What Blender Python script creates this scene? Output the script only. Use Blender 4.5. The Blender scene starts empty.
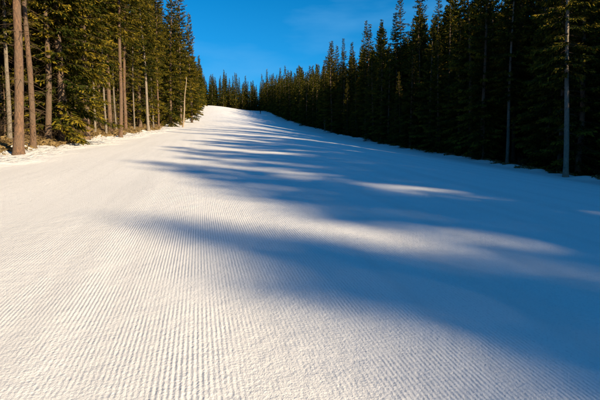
import bpy, math, random
import numpy as np
from mathutils import Vector, Matrix

YAW = math.radians(13.0)          # ski run heads 13 deg left of camera axis
CY, SY = math.cos(YAW), math.sin(YAW)
def to_world(t, s):
    return (t*CY - s*SY, t*SY + s*CY)

scene = bpy.context.scene
scene.view_settings.view_transform = 'Standard'
scene.view_settings.look = 'None'
scene.view_settings.exposure = 0
coll = scene.collection

# ------------------------------------------------------------------ terrain
def sstep(a, b, x):
    k = np.clip((x-a)/(b-a), 0, 1)
    return k*k*(3-2*k)
S_CREST = 245.0
def edge_left(s):
    return np.interp(s, [-100, 20, 77, 120, 245], [-8.5, -8.5, -5.5, -3.5, 2.0]) + 0.7*np.sin(s*0.13+1)*sstep(25, 60, s)
def edge_right(s):
    return np.interp(s, [-100, 25, 70, 140, 245], [27.0, 27.0, 30, 34, 37]) + 0.6*np.sin(s*0.17)
def rough_mask(t, s):
    el = edge_left(s)
    return sstep(el+3.2, el+1.6, t + .35*np.sin(s*.6) + .2*np.sin(s*1.7+1))*(1-sstep(60, 110, s))
def height(t, s):
    t = np.asarray(t, float); s = np.asarray(s, float)
    sc = np.clip(s, 0, S_CREST)
    z = 0.105*sc + 0.00019*sc**2
    z = z + 0.105*np.minimum(s, 0)
    ds = np.maximum(s-S_CREST, 0)
    z = z + 0.02*ds + 0.178*18*(1-np.exp(-ds/18))
    # fall-away to the right, gentle crown
    z = z - 2.1*sstep(6, 31, t)
    el = edge_left(s); er = edge_right(s)
    dl = np.maximum(el - t, 0); dr = np.maximum(t - er, 0)
    z = z + 0.55*sstep(el+1.5, el-2.5, t)*(1-sstep(35, 75, s))
    z = z + 0.03*np.minimum(dl, 60) + 0.02*np.minimum(dr, 60)
    fl = np.clip(np.maximum(dl, dr)/2.0, 0, 1)
    z = z + fl*(0.10*np.sin(t*1.1+s*0.5)*np.sin(s*0.9-t*0.3) + 0.06*np.sin(t*2.3-s*1.7))
    # ploughed-up lip along both edges
    wob = 0.35*np.sin(s*0.41)+0.2*np.sin(s*1.17+2)
    z = z + np.exp(-((t-el-0.2-wob)/0.45)**2)*0.17*np.clip(0.5+0.5*np.sin(s*1.3)*np.sin(s*3.1+t)+.4*np.sin(s*5.7+t*4), 0, 2)
    z = z + np.exp(-((t-er-0.2-wob)/0.9)**2)*0.28*np.clip(0.7+0.5*np.sin(s*.7)*np.sin(s*1.9+t), 0, 2)
    rm = rough_mask(t, s)
    z = z + rm*(.03*np.sin(t*3.1+s*1.3)*np.sin(s*2.1-t) + .025*np.sin(t*6.3-s*4.1+np.sin(s*2))*np.sin(s*5.3+t*2.2) + .03)
    # groomer pass seams
    on = (1-fl)*(1-rm)
    for c, a in ((-1.05, .008), (3.9, .010), (8.8, .014), (13.7, .014), (18.6, .014)):
        cc = c + 0.12*np.sin(s*0.11+c)
        mod = .5+.5*np.sin(s*.37+c)*np.sin(s*.9+c*2)
        z = z + on*a*mod*np.exp(-((t-cc)/0.10)**2)
        z = z - on*a*0.5*mod*np.exp(-((t-cc-0.28)/0.16)**2)
    z = z + on*0.03*np.sin(t*0.55+s*0.05)*np.sin(s*0.21)
    z = z + on*0.010*np.sin(t*1.9+s*0.31)*np.sin(s*0.83+t*0.4)
    return z

def axis(parts):
    out = []
    for a, b, st in parts:
        n = max(1, int(round((b-a)/st)))
        out += list(np.linspace(a, b, n, endpoint=False))
    out.append(parts[-1][1])
    return np.array(out)
ts = axis([(-1800, -300, 150), (-300, -60, 12), (-60, -14, 1.5), (-14, -5, .12), (-5, 6, .1), (6, 20, .15), (20, 40, .4), (40, 80, 2), (80, 300, 12), (300, 1800, 150)])
ss = axis([(-1800, -300, 150), (-300, -40, 10), (-40, 0, 1.0), (0, 50, .16), (50, 120, .6), (120, 250, 1.5), (250, 330, 4), (330, 1000, 40), (1000, 3000, 200)])
T, S = np.meshgrid(ts, ss)
Z = height(T, S)
nt, ns = len(ts), len(ss)
verts = np.stack([T.ravel(), S.ravel(), Z.ravel()], 1)
ii = (np.arange(ns-1)[:, None]*nt + np.arange(nt-1)[None, :]).ravel()
quads = np.stack([ii, ii+1, ii+1+nt, ii+nt], 1)

def mesh_np(name, verts, quads, smooth=False):
    me = bpy.data.meshes.new(name)
    me.vertices.add(len(verts)); me.vertices.foreach_set('co', verts.astype(np.float32).ravel())
    n = len(quads); k = quads.shape[1]
    me.loops.add(n*k); me.loops.foreach_set('vertex_index', quads.astype(np.int32).ravel())
    me.polygons.add(n)
    me.polygons.foreach_set('loop_start', (np.arange(n)*k).astype(np.int32))
    if smooth:
        me.polygons.foreach_set('use_smooth', np.ones(n, bool))
    me.update(calc_edges=True)
    return me
me = mesh_np('snow_slope', verts, quads, True)
el = edge_left(S); er = edge_right(S)
F = np.maximum(sstep(el+2.0, el-1.6, T), sstep(er-0.6, er+2.5, T))
F = np.maximum(F, sstep(252, 262, S))
me.attributes.new('forest', 'FLOAT', 'POINT').data.foreach_set('value', F.ravel().astype(np.float32))
RM = np.maximum(rough_mask(T, S), F)
me.attributes.new('rough', 'FLOAT', 'POINT').data.foreach_set('value', RM.ravel().astype(np.float32))
ground = bpy.data.objects.new('snow_slope', me)
ground.rotation_euler = (0, 0, YAW)
coll.objects.link(ground)

# ------------------------------------------------------------------ materials
class NT:
    def __init__(self, name):
        self.m = bpy.data.materials.new(name); self.m.use_nodes = True
        self.t = self.m.node_tree; self.t.nodes.clear()
        self.out = self.t.nodes.new('ShaderNodeOutputMaterial')
    def n(self, typ, ins=None, **props):
        nd = self.t.nodes.new(typ)
        for k, v in props.items(): setattr(nd, k, v)
        for k, v in (ins or {}).items():
            sock = nd.inputs[k]
            if isinstance(v, bpy.types.NodeSocket): self.t.links.new(v, sock)
            else: sock.default_value = v
        return nd
    def math(self, op, a, b=0.0, c=None, clamp=False):
        d = {0: a, 1: b}
        if c is not None: d[2] = c
        return self.n('ShaderNodeMath', d, operation=op, use_clamp=clamp).outputs[0]
    def mix(self, f, a, b):
        nd = self.t.nodes.new('ShaderNodeMix'); nd.data_type = 'RGBA'
        for idx, v in ((0, f), (6, a), (7, b)):
            if isinstance(v, bpy.types.NodeSocket): self.t.links.new(v, nd.inputs[idx])
            else: nd.inputs[idx].default_value = v
        return nd.outputs[2]
    def noise(self, vec, scale, detail=3, rough=.55):
        return self.n('ShaderNodeTexNoise', {'Vector': vec, 'Scale': scale, 'Detail': detail, 'Roughness': rough}, noise_dimensions='3D').outputs[0]
    def noise2(self, vec, scale, detail=3, rough=.55):
        return self.n('ShaderNodeTexNoise', {'Vector': vec, 'Scale': scale, 'Detail': detail, 'Roughness': rough}, noise_dimensions='2D').outputs[0]
    def ramp(self, f, a, b):
        return self.n('ShaderNodeMapRange', {0: f, 1: a, 2: b, 3: 0.0, 4: 1.0}, interpolation_type='SMOOTHSTEP').outputs[0]

def snow_material():
    k = NT('groomed_snow')
    co = k.n('ShaderNodeTexCoord').outputs['Object']
    x = k.n('ShaderNodeSeparateXYZ', {0: co}).outputs[0]
    forest = k.n('ShaderNodeAttribute', attribute_name='forest').outputs['Fac']
    rough = k.n('ShaderNodeAttribute', attribute_name='rough').outputs['Fac']
    stretch = k.n('ShaderNodeMapping', {'Vector': co, 'Scale': (1.0, 0.04, 1.0)}).outputs[0]
    warp = k.noise2(stretch, 0.5, 1)
    crumb = k.noise2(co, 45.0, 4, .72)
    crumb2 = k.noise2(co, 11.0, 3, .65)
    xx = k.math('ADD', x, k.math('MULTIPLY', warp, 0.05))
    xx = k.math('ADD', xx, k.math('MULTIPLY', crumb2, 0.005))
    ph = k.math('MULTIPLY', xx, 2*math.pi/0.032)
    wave = k.math('MULTIPLY_ADD', k.math('SINE', ph), 0.5, 0.5)
    wear = k.ramp(k.noise2(co, 0.9, 3, .7), 0.34, 0.66)
    wear_l = k.ramp(k.noise2(stretch, 1.6, 3, .6), 0.30, 0.6)
    amp = k.math('MULTIPLY', k.math('MULTIPLY_ADD', wear, 0.7, 0.3), k.math('MULTIPLY_ADD', wear_l, 0.6, 0.4))
    amp = k.math('MULTIPLY', amp, k.math('SUBTRACT', 1.0, rough, clamp=True))
    h = k.math('MULTIPLY', k.math('MULTIPLY', wave, amp), 0.0037)
    h = k.math('ADD', h, k.math('MULTIPLY', crumb, k.math('MULTIPLY_ADD', rough, .006, 0.008)))
    h = k.math('ADD', h, k.math('MULTIPLY', crumb2, k.math('MULTIPLY_ADD', rough, .05, 0.008)))
    lump = k.noise2(co, 2.6, 2, .6)
    h = k.math('ADD', h, k.math('MULTIPLY', lump, k.math('MULTIPLY_ADD', rough, 0.22, 0.012)))
    bump = k.n('ShaderNodeBump', {'Strength': 1.0, 'Distance': 1.0, 'Height': h}).outputs[0]
    snow = k.mix(wear_l, (.86, .85, .84, 1), (.92, .91, .90, 1))
    pit = k.ramp(crumb, 0.28, 0.45)
    snow = k.mix(pit, (.76, .765, .77, 1), snow)
    litter = k.mix(crumb2, (.035, .022, .012, 1), (.18, .115, .06, 1))
    fn = k.noise2(co, 0.7, 4, .68)
    mask = k.ramp(k.math('ADD', forest, k.math('MULTIPLY', k.math('SUBTRACT', fn, 0.5), 2.0)), 0.44, 0.54)
    mask = k.math('MULTIPLY', mask, k.ramp(forest, .06, .16))
    debris = k.ramp(k.noise2(co, 24.0, 2, .75), 0.60, 0.66)
    deb = k.math('MULTIPLY', debris, k.math('MAXIMUM', k.ramp(forest, 0.02, 0.4), k.math('MULTIPLY', rough, .4)))
    col = k.mix(k.math('MAXIMUM', mask, deb), snow, litter)
    bs = k.n('ShaderNodeBsdfPrincipled', {'Base Color': col, 'Roughness': .6, 'Normal': bump})
    bs.inputs['Specular IOR Level'].default_value = .2
    k.t.links.new(bs.outputs[0], k.out.inputs[0])
    return k.m
me.materials.append(snow_material())

def bark_material(name, c1, c2, c3):
    k = NT(name)
    co = k.n('ShaderNodeTexCoord').outputs['Object']
    st = k.n('ShaderNodeMapping', {'Vector': co, 'Scale': (1, 1, .35)}).outputs[0]
    n1 = k.noise(st, 18, 4, .65); n2 = k.noise(co, 1.2, 2)
    col = k.mix(k.ramp(n1, .3, .7), c1, c2)
    col = k.mix(k.ramp(n2, .4, .65), col, c3)
    rnd = k.n('ShaderNodeObjectInfo').outputs['Random']
    col = k.mix(k.math('MULTIPLY', rnd, .35), col, (.10, .085, .07, 1))
    bump = k.n('ShaderNodeBump', {'Strength': 1.0, 'Distance': .07, 'Height': n1}).outputs[0]
    bs = k.n('ShaderNodeBsdfPrincipled', {'Base Color': col, 'Roughness': .9, 'Normal': bump})
    k.t.links.new(bs.outputs[0], k.out.inputs[0])
    return k.m
def plain_material(name, c):
    k = NT(name)
    oi = k.n('ShaderNodeObjectInfo').outputs['Random']
    col = k.mix(oi, c, tuple(v*.6 for v in c[:3])+(1,))
    bs = k.n('ShaderNodeBsdfDiffuse', {'Color': col})
    k.t.links.new(bs.outputs[0], k.out.inputs[0])
    return k.m
bark_spruce = bark_material('spruce_bark', (.09, .055, .036, 1), (.26, .16, .095, 1), (.17, .115, .075, 1))
bark_pine = bark_material('pine_bark', (.085, .048, .030, 1), (.28, .155, .085, 1), (.17, .11, .07, 1))
bark_grey = bark_material('grey_bark', (.17, .145, .12, 1), (.40, .34, .27, 1), (.26, .21, .16, 1))
bark_dead = bark_material('dead_wood', (.28, .2, .13, 1), (.5, .38, .25, 1), (.4, .32, .24, 1))
twigm = plain_material('dead_twigs', (.13, .09, .06, 1))

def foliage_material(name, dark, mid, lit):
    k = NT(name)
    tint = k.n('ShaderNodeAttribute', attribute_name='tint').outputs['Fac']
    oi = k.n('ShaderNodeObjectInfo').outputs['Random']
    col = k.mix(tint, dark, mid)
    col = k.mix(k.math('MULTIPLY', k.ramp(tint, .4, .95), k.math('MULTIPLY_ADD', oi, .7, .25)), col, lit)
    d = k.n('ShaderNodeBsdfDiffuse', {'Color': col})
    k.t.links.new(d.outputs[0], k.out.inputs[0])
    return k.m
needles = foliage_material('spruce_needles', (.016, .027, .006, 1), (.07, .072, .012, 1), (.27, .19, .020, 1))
grassm = foliage_material('dry_grass_blades', (.12, .08, .035, 1), (.24, .17, .08, 1), (.34, .25, .12, 1))

# ------------------------------------------------------------------ trees
def tube(path, radii, sides):
    path = np.asarray(path, float); n = len(path)
    tan = np.gradient(path, axis=0); tan /= np.linalg.norm(tan, axis=1)[:, None]+1e-9
    ref = np.array([1., 0, 0]) if abs(tan[0][0]) < .8 else np.array([0, 1., 0])
    a = np.cross(tan, ref); a /= np.linalg.norm(a, axis=1)[:, None]+1e-9
    b = np.cross(tan, a)
    ang = np.arange(sides)*2*np.pi/sides
    r = np.asarray(radii)
    if r.ndim == 1: r = np.repeat(r[:, None], sides, 1)
    V = path[:, None, :] + r[:, :, None]*(np.cos(ang)[None, :, None]*a[:, None, :] + np.sin(ang)[None, :, None]*b[:, None, :])
    V = V.reshape(-1, 3)
    i = np.arange(n-1)[:, None]*sides; j = np.arange(sides)[None, :]; j2 = (j+1) % sides
    Q = np.stack([(i+j), (i+j2), (i+sides+j2), (i+sides+j)], 2).reshape(-1, 4)
    return V, Q

def build_tree(name, seed, h, r0, cs, rmax, bark, dens=1.0, dead=True, blade=1.0, sub=3, thin=1.0, lean=0.0, pw=.8):
    """spruce: tapered wobbling trunk, whorled drooping boughs carrying needle sprays"""
    rg = np.random.RandomState(seed)
    VS, QS, MI, TI = [], [], [], []
    off = 0
    def add(V, Q, m, tint):
        nonlocal off
        VS.append(V); QS.append(Q+off); MI.append(np.full(len(Q), m)); TI.append(tint); off += len(V)
    nz = 26
    zz = np.concatenate([[-.3, 0, .15, .4, .9], np.linspace(1.6, h, nz)])
    w1, w2 = rg.rand(2)*6
    def px(z): return lean*z + .13*np.sin(z*.26+w1)*np.clip(z/4, 0, 1) 
    def py(z): return .10*np.sin(z*.19+w2)*np.clip(z/4, 0, 1)
    path = np.stack([px(zz), py(zz), zz], 1)
    rad = r0*np.clip(1-zz/h, 0.02, 1)**.85 * (1+.4*np.exp(-np.clip(zz, 0, 99)/.3))
    sides = 12 if sub > 1 else 6
    R = rad[:, None]*(1+.05*rg.randn(len(zz), sides))
    V, Q = tube(path, R, sides); add(V, Q, 0, np.full(len(V), .5))
    # boughs
    B, D, SD, L, W, TT = [], [], [], [], [], []
    z = cs*h
    while z < h-.25:
        f = (z-cs*h)/(h-cs*h)                    # 0 bottom ..1 top
        prof = (1-f)**pw*min(1, .55+f*3.5)
        nb = rg.randint(4, 7) if f < .9 else 4
        a0 = rg.rand()*6.28
        for b in range(nb):
            if rg.rand() > .93*thin: continue
            Lb = max(.25, rmax*prof*(.6+.65*rg.rand()))
            az = a0 + b*6.283/nb + rg.randn()*.25
            hd = np.array([math.cos(az), math.sin(az), 0]); pd = np.array([-hd[1], hd[0], 0])
            up0 = .45*f**1.2 + .12 - .30*(1-f) + rg.randn()*.07
            zb = z + rg.randn()*.12
            bt = rg.randn()*.12
            def P(u):
                u = np.asarray(u)
                return (np.array([px(zb), py(zb), zb])[None, :] + (u*Lb)[:, None]*hd[None, :]
                        + (Lb*(up0*u - .42*(1-f*.7)*u**1.6 + .20*u**3.5))[:, None]*np.array([[0, 0, 1]])
                        + (0.05*Lb*np.sin(u*4+az))[:, None]*pd[None, :])
            if sub > 1:
                up = np.linspace(0, 1, 5)
                V, Q = tube(P(up), np.maximum(.006, .012*Lb**.8*(1-up*.9)+.004), 3)
                add(V, Q, 1, np.full(len(V), .5))
            nt_ = int((4+Lb*6.5)*dens)
            for sd in (-1, 1, 0):
                u = np.sort(rg.rand(nt_ if sd else nt_//2))*.88+.12
                n = len(u)
                if n == 0: continue
                p = P(u)
                tl = Lb*(.10+.30*(1-u)**.7*np.clip(u*3, .3, 1))*(.6+.7*rg.rand(n)) if sd else (.12+.25*rg.rand(n))
                tl = np.clip(tl, .1, .75)
                fw = .75+.3*rg.rand(n)
                droop = (-.25-.55*rg.rand(n)) if sd else (-.9-.5*rg.rand(n))
                d = hd[None, :]*fw[:, None]*(1 if sd else .5) + pd[None, :]*(sd*(.75+.25*rg.rand(n)))[:, None]
                if not sd: d += pd[None, :]*(rg.randn(n)*.4)[:, None]
                d[:, 2] += droop*(1-.6*f)
                d /= np.linalg.norm(d, axis=1)[:, None]
                m = sub if sd else max(1, sub-1)
                for q in range(m):
                    st = q/m
                    bp = p + d*(tl*st)[:, None]
                    dd = d + rg.randn(n, 3)*.28; dd[:, 2] -= .12
                    dd /= np.linalg.norm(dd, axis=1)[:, None]
                    sv = np.cross(dd, rg.randn(n, 3)*.7+np.array([0, 0, 1.])); sv /= np.linalg.norm(sv, axis=1)[:, None]+1e-6
                    B.append(bp); D.append(dd); SD.append(sv)
                    L.append(tl*((.62-.12*q) if m > 1 else 1.1)+.06); W.append((.030+.022*rg.rand(n))*blade)
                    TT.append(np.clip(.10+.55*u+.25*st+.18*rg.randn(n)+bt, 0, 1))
        z += (.30+.22*rg.rand())*(1 if f < .85 else .7)/(.6+.4*dens)
    B = np.concatenate(B); D = np.concatenate(D); SD = np.concatenate(SD); L = np.concatenate(L); W = np.concatenate(W); TT = np.concatenate(TT)
    v0 = B; v1 = B + D*(L*.4)[:, None] + SD*W[:, None]; v2 = B + D*L[:, None]; v3 = B + D*(L*.4)[:, None] - SD*W[:, None]
    V = np.stack([v0, v1, v2, v3], 1).reshape(-1, 3)
    Q = np.arange(len(V)).reshape(-1, 4)
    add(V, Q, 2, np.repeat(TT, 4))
    # dead lower twigs
    if dead:
        z = .8
        while z < cs*h+3:
            for b in range(rg.randint(1, 4)):
                az = rg.rand()*6.283; Lb = .3+1.3*rg.rand()**1.5*min(1, z/4+.3)
                hd = np.array([math.cos(az), math.sin(az), 0]); u = np.linspace(0, 1, 5)
                dr = -.15-.4*rg.rand()
                base = np.array([px(z), py(z), z])
                pth = base + (u*Lb)[:, None]*hd + (Lb*(dr*u**1.4))[:, None]*np.array([[0, 0, 1]]) + rg.randn(5, 3)*.02*Lb
                V, Q = tube(pth, .012*(1-u*.85)+.002, 3); add(V, Q, 1, np.full(len(V), .5))
                for c in range(rg.randint(2, 6)):
                    uu = rg.randint(1, 5); s0 = pth[uu-1]
                    dd = hd*.6 + rg.randn(3)*.5; dd[2] -= .2
                    e = s0 + dd*Lb*.28
                    V, Q = tube(np.stack([s0, (s0+e)/2+rg.randn(3)*.02, e]), np.array([.006, .004, .002]), 3)
                    add(V, Q, 1, np.full(len(V), .5))
            z += .22+.35*rg.rand()
    V = np.concatenate(VS); Q = np.concatenate(QS)
    me = mesh_np(name, V, Q)
    me.polygons.foreach_set('material_index', np.concatenate(MI).astype(np.int32))
    me.polygons.foreach_set('use_smooth', (np.concatenate(MI) == 0))
    at = me.attributes.new('tint', 'FLOAT', 'POINT'); at.data.foreach_set('value', np.concatenate(TI).astype(np.float32))
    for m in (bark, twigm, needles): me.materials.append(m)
    return me

full = [build_tree('spruce_full_%d' % i, 10+i, h, .22, c, r, bark_spruce, dens=1.15) for i, (h, c, r) in enumerate([(22, .03, 3.3), (24, .06, 3.1), (19, .02, 3.0)])]
high = [build_tree('spruce_high_%d' % i, 20+i, h, .20, c, r, bark_spruce) for i, (h, c, r) in enumerate([(24, .20, 2.9), (25.5, .26, 2.7), (23, .32, 2.5)])]
pine = [build_tree('spruce_tall_%d' % i, 30+i, h, .165, c, r, bark_pine, lean=l) for i, (h, c, r, l) in enumerate([(26, .30, 2.8, .004), (27, .40, 2.5, .025)])]
grey = [build_tree('spruce_grey_%d' % i, 40+i, h, .19, c, r, bark_grey) for i, (h, c, r) in enumerate([(24, .30, 2.6)])]
mid = [build_tree('spruce_mid_%d' % i, 70+i, h, .2, c, r, bark_spruce, dens=.9, dead=False, blade=2.9, sub=1, pw=.55) for i, (h, c, r) in enumerate([(23, .05, 3.3), (24, .12, 3.2), (23.5, .22, 3.2)])]
far = [build_tree('spruce_far_%d' % i, 50+i, h, .2, .04, r, bark_spruce, dens=.5, dead=False, blade=3.4, sub=1) for i, (h, r) in enumerate([(22, 3.4), (24, 3.2), (19, 3.3)])]
young = [build_tree('young_spruce_mesh', 60, 3.2, .04, .04, 1.0, bark_spruce, dens=1.3, dead=False, blade=.8),
         build_tree('young_spruce_mesh_b', 61, 6.5, .08, .04, 1.6, bark_spruce, dens=1.2, dead=False, blade=.8)]

rnd = random.Random(5)
placed = []
def place(name, me, t, s, sc=1.0, target=None, sink=.05, fat=1.0):
    x, y = to_world(t, s)
    ob = bpy.data.objects.new(name, me)
    ob.location = (x, y, float(height(t, s))-sink)
    ob.rotation_euler = (rnd.gauss(0, .018), rnd.gauss(0, .018), rnd.random()*6.283)
    ob.scale = (sc*rnd.uniform(.93, 1.1)*fat,)*2 + (sc,)
    (target or coll).objects.link(ob)
    placed.append((t, s))
    return ob
def free(t, s, d):
    return all((t-a)**2+(s-b)**2 > d*d for a, b in placed)
def from_pixel(px, depth):
    x = (px-300)/433*depth
    return (x*CY+depth*SY, -x*SY+depth*CY)

# left foreground trees
for px, dep, me_, sc in [(20, 17.5, pine[0], 1.0), (35, 20.5, pine[1], .8), (-25, 15.5, high[1], 1), (64, 25, full[0], .95), (88, 29, high[0], 1.0),
                     (112, 38, high[2], .95), (122, 35, pine[1], .85), (127.5, 43, pine[0], .9), (150, 48, grey[0], .8), (103, 46, full[1], 1.05),
                     (140, 56, high[1], 1.0), (160, 60, pine[1], .8), (172, 68, full[0], 1.05), (182, 76, high[0], 1.02), (77, 36, high[1], 1.0), (5, 23, high[0], 1), (50, 24, high[2], .9),
                     (-5, 27, full[1], 1), (30, 29, full[1], 1), (193, 92, full[1], .95)]:
    t, s = from_pixel(px, dep)
    place('spruce_tree', me_, t, s, sc)
# thin pale suppressed stems in the left stand
for px, dep in [(97, 33), (118, 40), (136, 45), (72, 27), (155, 55), (12, 21), (108, 34)]:
    t, s = from_pixel(px, dep)
    place('spruce_tree', grey[0], t, s, rnd.uniform(.55, .7), fat=.75)
# right foreground trees
for px, dep, me_, sc in [(565, 31, grey[0], 1.0), (506, 44, grey[0], .92), (590, 35, full[0], .9), (545, 38, full[1], .85), (530, 45, high[0], .95), (470, 50, full[1], 1)]:
    t, s = from_pixel(px, dep)
    place('spruce_tree', me_, t, s, sc)

mass = bpy.data.collections.new('spruce_forest_trees')
mass_far = bpy.data.collections.new('distant_forest_trees')

SUN_EL = math.radians(20.0); SH = math.radians(51)      # shadows run SH left of camera axis
TANA = math.tan(SH-YAW)
gaps = [(-22, 1.4), (20, 4.0), (62, 3), (95, 3.5)]   # lower trees -> streaks of sun across the run
def in_gap(t, s):
    q = s + (t-30)/TANA
    return any(abs(q-c) < w for c, w in gaps)
# right forest
s = -80.0
while s < 262:
    row = 0
    t0 = float(edge_right(s)) + 1.2
    while row < (9 if s > 0 else 5):
        t = t0 + row*(3.7 if s > 12 else 2.9) + rnd.uniform(-1.0, 1.0); s2 = s + rnd.uniform(-1.2, 1.2)
        front = row < 1
        ok = free(t, s2, 1.5)
        if ok:
            if s2 > 120: me_ = rnd.choice(far)
            elif front and s2 > 5: me_ = rnd.choice(full+high[:1])
            elif row < 2 and s2 > 5: me_ = rnd.choice(full+high+pine)
            else: me_ = rnd.choice(mid)
            sc = rnd.uniform(.78, 1.06)
            if s2 > 90: sc *= .93
            if s2 < 12: sc = rnd.uniform(.94, 1.0)
            q = s2 + (t-30)/TANA
            if q < -23.5: sc = rnd.uniform(1.0, 1.03)
            if q < -34: sc = rnd.uniform(.93, .96)
            if q < -39: sc = rnd.uniform(.84, .88)
            if row < 5 and in_gap(t, s2): sc *= .62
            vis = front and 5 < s2 < 150
            place('spruce_tree', me_, t, s2, sc, None if vis else (mass_far if s2 > 150 else mass), fat=(1.15 if q < -23.5 else 1))
        row += 1
    s += 2.4 if s < 12 else 3.3
# left forest
s = -20.0
while s < 262:
    row = 0
    t0 = float(edge_left(s)) - 1.5
    while row < 9:
        t = t0 - row*3.5 + rnd.uniform(-1.2, 1.2); s2 = s + rnd.uniform(-1.3, 1.3)
        ok = free(t, s2, 1.9) and not (t > -14 and s2 < 14 )
        if row == 0 and s2 < 75 and rnd.random() < .5: ok = False
        if ok:
            if s2 > 120: me_ = rnd.choice(far)
            elif row < 2 and s2 < 80: me_ = rnd.choice(full[:2]+high*2+pine)
            elif row < 1: me_ = rnd.choice(full+high[:2])
            else: me_ = rnd.choice(mid)
            vis = row < 1 and 5 < s2 < 150
            place('spruce_tree', me_, t, s2, rnd.uniform(.85, 1.08), None if vis else (mass_far if s2 > 150 else mass))
        row += 1
    s += 3.4
# forest closing the top of the run
s = 258.0
while s < 295:
    t = -50.0
    while t < 100:
        place('spruce_tree', rnd.choice(far), t+rnd.uniform(-1.5, 1.5), s+rnd.uniform(-1.5, 1.5), rnd.uniform(.70, .95), mass_far)
        t += 3.6
    s += 5
for c, nm in ((mass, 'spruce_forest'), (mass_far, 'distant_spruce_forest')):
    for o in c.objects: o.name = nm + '_member'
    e = bpy.data.objects.new(nm, None); e.instance_type = 'COLLECTION'; e.instance_collection = c
    coll.objects.link(e)

# young spruces along edges
for i in range(20):
    s_ = rnd.uniform(14, 80); t_ = float(edge_left(s_)) - rnd.uniform(.4, 3)
    place('young_spruce', rnd.choice(young), t_, s_, rnd.uniform(.25, .65))
for i in range(22):
    s_ = rnd.uniform(8, 110); t_ = float(edge_right(s_)) + rnd.uniform(.3, 3)
    place('young_spruce', rnd.choice(young), t_, s_, rnd.uniform(.5, 1.0))

# leaning broken snag on the left edge
def build_snag():
    rg = np.random.RandomState(3)
    zz = np.linspace(-.2, 7.2, 14)
    path = np.stack([.09*zz+.05*np.sin(zz), .03*zz, zz], 1)
    V, Q = tube(path, (.15*(1-zz/11))[:, None]*(1+.08*rg.randn(14, 9)), 9)
    V[-9:, 2] += rg.rand(9)*.7-.2
    VS, QS, o = [V], [Q], len(V)
    for i in range(12):
        z = rg.uniform(1.5, 7); a = rg.rand()*6.28; L = rg.uniform(.2, .8)
        b = np.array([.09*z+.05*math.sin(z), .03*z, z]); d = np.array([math.cos(a), math.sin(a), rg.uniform(-.3, .4)])
        V, Q = tube(np.stack([b, b+d*L*.5, b+d*L+[0, 0, -.05]]), np.array([.03, .018, .005]), 5)
        VS.append(V); QS.append(Q+o); o += len(V)
    me = mesh_np('dead_tree_snag', np.concatenate(VS), np.concatenate(QS), True); me.materials.append(bark_dead)
    return me
t, s = from_pixel(184, 66); sn = place('dead_tree_snag', build_snag(), t, s, 1.0); sn.rotation_euler = (0, 0, .3)

# bare shrubs
def build_shrub(seed):
    rg = np.random.RandomState(seed); VS, QS, o = [], [], 0
    def rec(p, d, L, r, lev):
        nonlocal o
        pts = [p]; dd = d.copy()
        for i in range(4):
            dd = dd + rg.randn(3)*.14; dd /= np.linalg.norm(dd); pts.append(pts[-1]+dd*L/4)
        V, Q = tube(np.array(pts), np.linspace(r, r*.4, 5), 3); VS.append(V); QS.append(Q+o); o += len(V)
        if lev:
            for k in range(4):
                q = pts[rg.randint(1, 5)]; d2 = dd+rg.randn(3)*.5; d2[2] = abs(d2[2]); d2 /= np.linalg.norm(d2)
                rec(q, d2, L*.55, r*.5, lev-1)
    for i in range(9):
        a = rg.rand()*6.28; d = np.array([math.cos(a)*.5, math.sin(a)*.5, 1.]); d /= np.linalg.norm(d)
        rec(np.array([math.cos(a)*.08, math.sin(a)*.08, -.05]), d, rg.uniform(.5, 1.1), .010, 2)
    me = mesh_np('bare_shrub_mesh', np.concatenate(VS), np.concatenate(QS)); me.materials.append(twigm)
    return me
shr = [build_shrub(1), build_shrub(2)]
for i in range(46):
    s_ = rnd.uniform(12, 60); t_ = float(edge_left(s_)) - rnd.uniform(-.4, 3.5)
    place('bare_shrub', rnd.choice(shr), t_, s_, rnd.uniform(.4, 1.3))
for i in range(22):
    s_ = rnd.uniform(8, 70); t_ = float(edge_right(s_)) + rnd.uniform(.2, 3)
    place('bare_shrub', rnd.choice(shr), t_, s_, rnd.uniform(.6, 1.5))

# dry grass: one mesh
rg = np.random.RandomState(9)
n = 34000
cs_ = rg.uniform(8, 75, 520); cside = rg.rand(520) < .72; coff = rg.exponential(1.2, 520)-.7
ci = rg.randint(0, 520, n)
sG = cs_[ci] + rg.randn(n)*.22; 
tG = np.where(cside[ci], edge_left(cs_[ci])-coff[ci], edge_right(cs_[ci])+coff[ci]*.8+.7) + rg.randn(n)*.22
zG = height(tG, sG)-.02
X = tG*CY - sG*SY; Y = tG*SY + sG*CY
B = np.stack([X, Y, zG], 1); hh = rg.uniform(.08, .30, n)
D = rg.randn(n, 3)*.5; D[:, 2] = 1; D /= np.linalg.norm(D, axis=1)[:, None]
SDv = np.cross(D, rg.randn(n, 3)); SDv /= np.linalg.norm(SDv, axis=1)[:, None]
bend = rg.randn(n, 3)*.12; bend[:, 2] = -.05
V = np.stack([B-SDv*.006, B+SDv*.006, B+D*hh[:, None]*.6+SDv*.005, B+D*hh[:, None]+bend], 1).reshape(-1, 3)
gm = mesh_np('dry_grass', V, np.arange(len(V)).reshape(-1, 4)); gm.materials.append(grassm)
at = gm.attributes.new('tint', 'FLOAT', 'POINT'); at.data.foreach_set('value', np.repeat(rg.rand(n), 4).astype(np.float32))
coll.objects.link(bpy.data.objects.new('dry_grass', gm))

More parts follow.
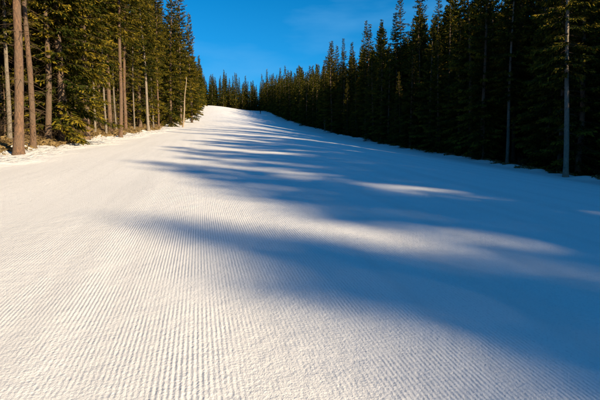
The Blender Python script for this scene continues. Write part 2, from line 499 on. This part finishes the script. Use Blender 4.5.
# distant skier near the crest: one continuous skinned body, plus skis and poles
def build_skier():
    t, s = from_pixel(261, 222)
    x, y = to_world(t, s); z = float(height(t, s))
    root = bpy.data.objects.new('skier', None); root.location = (x, y, z); root.rotation_euler = (0, 0, 2.6); coll.objects.link(root)
    vs = [(0, 0, .95), (0, .04, 1.2), (0, .08, 1.42), (0, .11, 1.55), (0, .13, 1.66), (0, .13, 1.78),
          (.2, .08, 1.40), (.33, .16, 1.14), (.30, .42, 1.05), (-.2, .08, 1.40), (-.33, .16, 1.14), (-.30, .42, 1.05),
          (.11, .0, .88), (.14, .12, .50), (.14, -.02, .10), (.14, .14, .05), (-.11, .0, .88), (-.14, .12, .50), (-.14, -.02, .10), (-.14, .14, .05)]
    es = [(0, 1), (1, 2), (2, 3), (3, 4), (4, 5), (2, 6), (6, 7), (7, 8), (2, 9), (9, 10), (10, 11), (0, 12), (12, 13), (13, 14), (14, 15), (0, 16), (16, 17), (17, 18), (18, 19)]
    rs = [.16, .15, .17, .07, .12, .09, .09, .065, .05, .09, .065, .05, .11, .085, .06, .055, .11, .085, .06, .055]
    m = bpy.data.meshes.new('body'); m.from_pydata(vs, es, [])
    b = bpy.data.objects.new('body', m); coll.objects.link(b); b.parent = root
    sk = b.modifiers.new('skin', 'SKIN')
    for i, r in enumerate(rs): m.skin_vertices[0].data[i].radius = (r, r)
    m.skin_vertices[0].data[0].use_root = True
    b.modifiers.new('sub', 'SUBSURF').levels = 1
    m.materials.append(plain_material('ski_clothes', (.03, .035, .06, 1)))
    V, Q, o = [], [], 0
    for sx in (-.14, .14):
        yy = np.array([-.75, -.4, 0, .5, .85, .95]); zz = np.array([.03, .02, .02, .02, .05, .13])
        for (A, Bq) in [tube(np.stack([np.full(6, sx), yy, zz], 1), np.array([.03, .035, .03, .035, .035, .02]), 6),
                        tube(np.array([[sx*2.1, .42, 1.08], [sx*2.6, .2, .55], [sx*3, 0, .02]]), np.array([.012, .01, .008]), 5)]:
            V.append(A); Q.append(Bq+o); o += len(A)
    m2 = mesh_np('skis_and_poles', np.concatenate(V), np.concatenate(Q)); m2.materials.append(plain_material('ski_paint', (.15, .03, .03, 1)))
    o2 = bpy.data.objects.new('skis_and_poles', m2); coll.objects.link(o2); o2.parent = root
build_skier()

# ------------------------------------------------------------------ light
sd = Vector((math.sin(SH)*math.cos(SUN_EL), -math.cos(SH)*math.cos(SUN_EL), math.sin(SUN_EL)))
sl = bpy.data.lights.new('sun', 'SUN'); sl.energy = 8.4; sl.angle = math.radians(.9); sl.color = (1, .79, .50)
so = bpy.data.objects.new('sun', sl); so.rotation_euler = (-sd).to_track_quat('-Z', 'Y').to_euler(); so.location = (60, -40, 60)
coll.objects.link(so)
w = bpy.data.worlds.new('World'); scene.world = w; w.use_nodes = True
nt_ = w.node_tree; bg = nt_.nodes['Background']
def wn(t): return nt_.nodes.new(t)
sky = wn('ShaderNodeTexSky'); sky.sky_type = 'NISHITA'; sky.sun_disc = False
sky.sun_elevation = SUN_EL; sky.sun_rotation = math.atan2(sd.x, sd.y)
sky.air_density = 1.0; sky.dust_density = .1; sky.ozone_density = 3.0
hs = wn('ShaderNodeHueSaturation'); hs.inputs['Saturation'].default_value = 2.0
nt_.links.new(sky.outputs[0], hs.inputs['Color'])
tc = wn('ShaderNodeTexCoord')
# thin high cloud
mp = wn('ShaderNodeMapping'); mp.inputs['Scale'].default_value = (1.2, 1.2, 5.0); nt_.links.new(tc.outputs['Generated'], mp.inputs[0])
nz = wn('ShaderNodeTexNoise'); nz.inputs['Scale'].default_value = 2.6; nz.inputs['Detail'].default_value = 6; nt_.links.new(mp.outputs[0], nz.inputs['Vector'])
mr = wn('ShaderNodeMapRange'); mr.inputs[1].default_value = .47; mr.inputs[2].default_value = .72; mr.inputs[4].default_value = .32
nt_.links.new(nz.outputs[0], mr.inputs[0])
mx = wn('ShaderNodeMix'); mx.data_type = 'RGBA'
nt_.links.new(mr.outputs[0], mx.inputs[0]); nt_.links.new(hs.outputs[0], mx.inputs[6]); mx.inputs[7].default_value = (1.4, 3.6, 6.0, 1)
# horizon haze
sp = wn('ShaderNodeSeparateXYZ'); nt_.links.new(tc.outputs['Generated'], sp.inputs[0])
hr = wn('ShaderNodeMapRange'); hr.inputs[1].default_value = .40; hr.inputs[2].default_value = .08; hr.inputs[3].default_value = 0; hr.inputs[4].default_value = .55
nt_.links.new(sp.outputs[2], hr.inputs[0])
m2 = wn('ShaderNodeMix'); m2.data_type = 'RGBA'
nt_.links.new(hr.outputs[0], m2.inputs[0]); nt_.links.new(mx.outputs[2], m2.inputs[6]); m2.inputs[7].default_value = (.45, 2.7, 6.2, 1)
nt_.links.new(m2.outputs[2], bg.inputs['Color']); bg.inputs['Strength'].default_value = .15

# ------------------------------------------------------------------ camera
cam = bpy.data.cameras.new('camera'); cam.lens = 26; cam.sensor_width = 36; cam.clip_end = 6000; cam.clip_start = .05
co = bpy.data.objects.new('camera', cam); co.location = (0, 0, float(height(0, 0))+1.5)
co.rotation_euler = (math.radians(90-3.83), 0, 0)
coll.objects.link(co); scene.camera = co
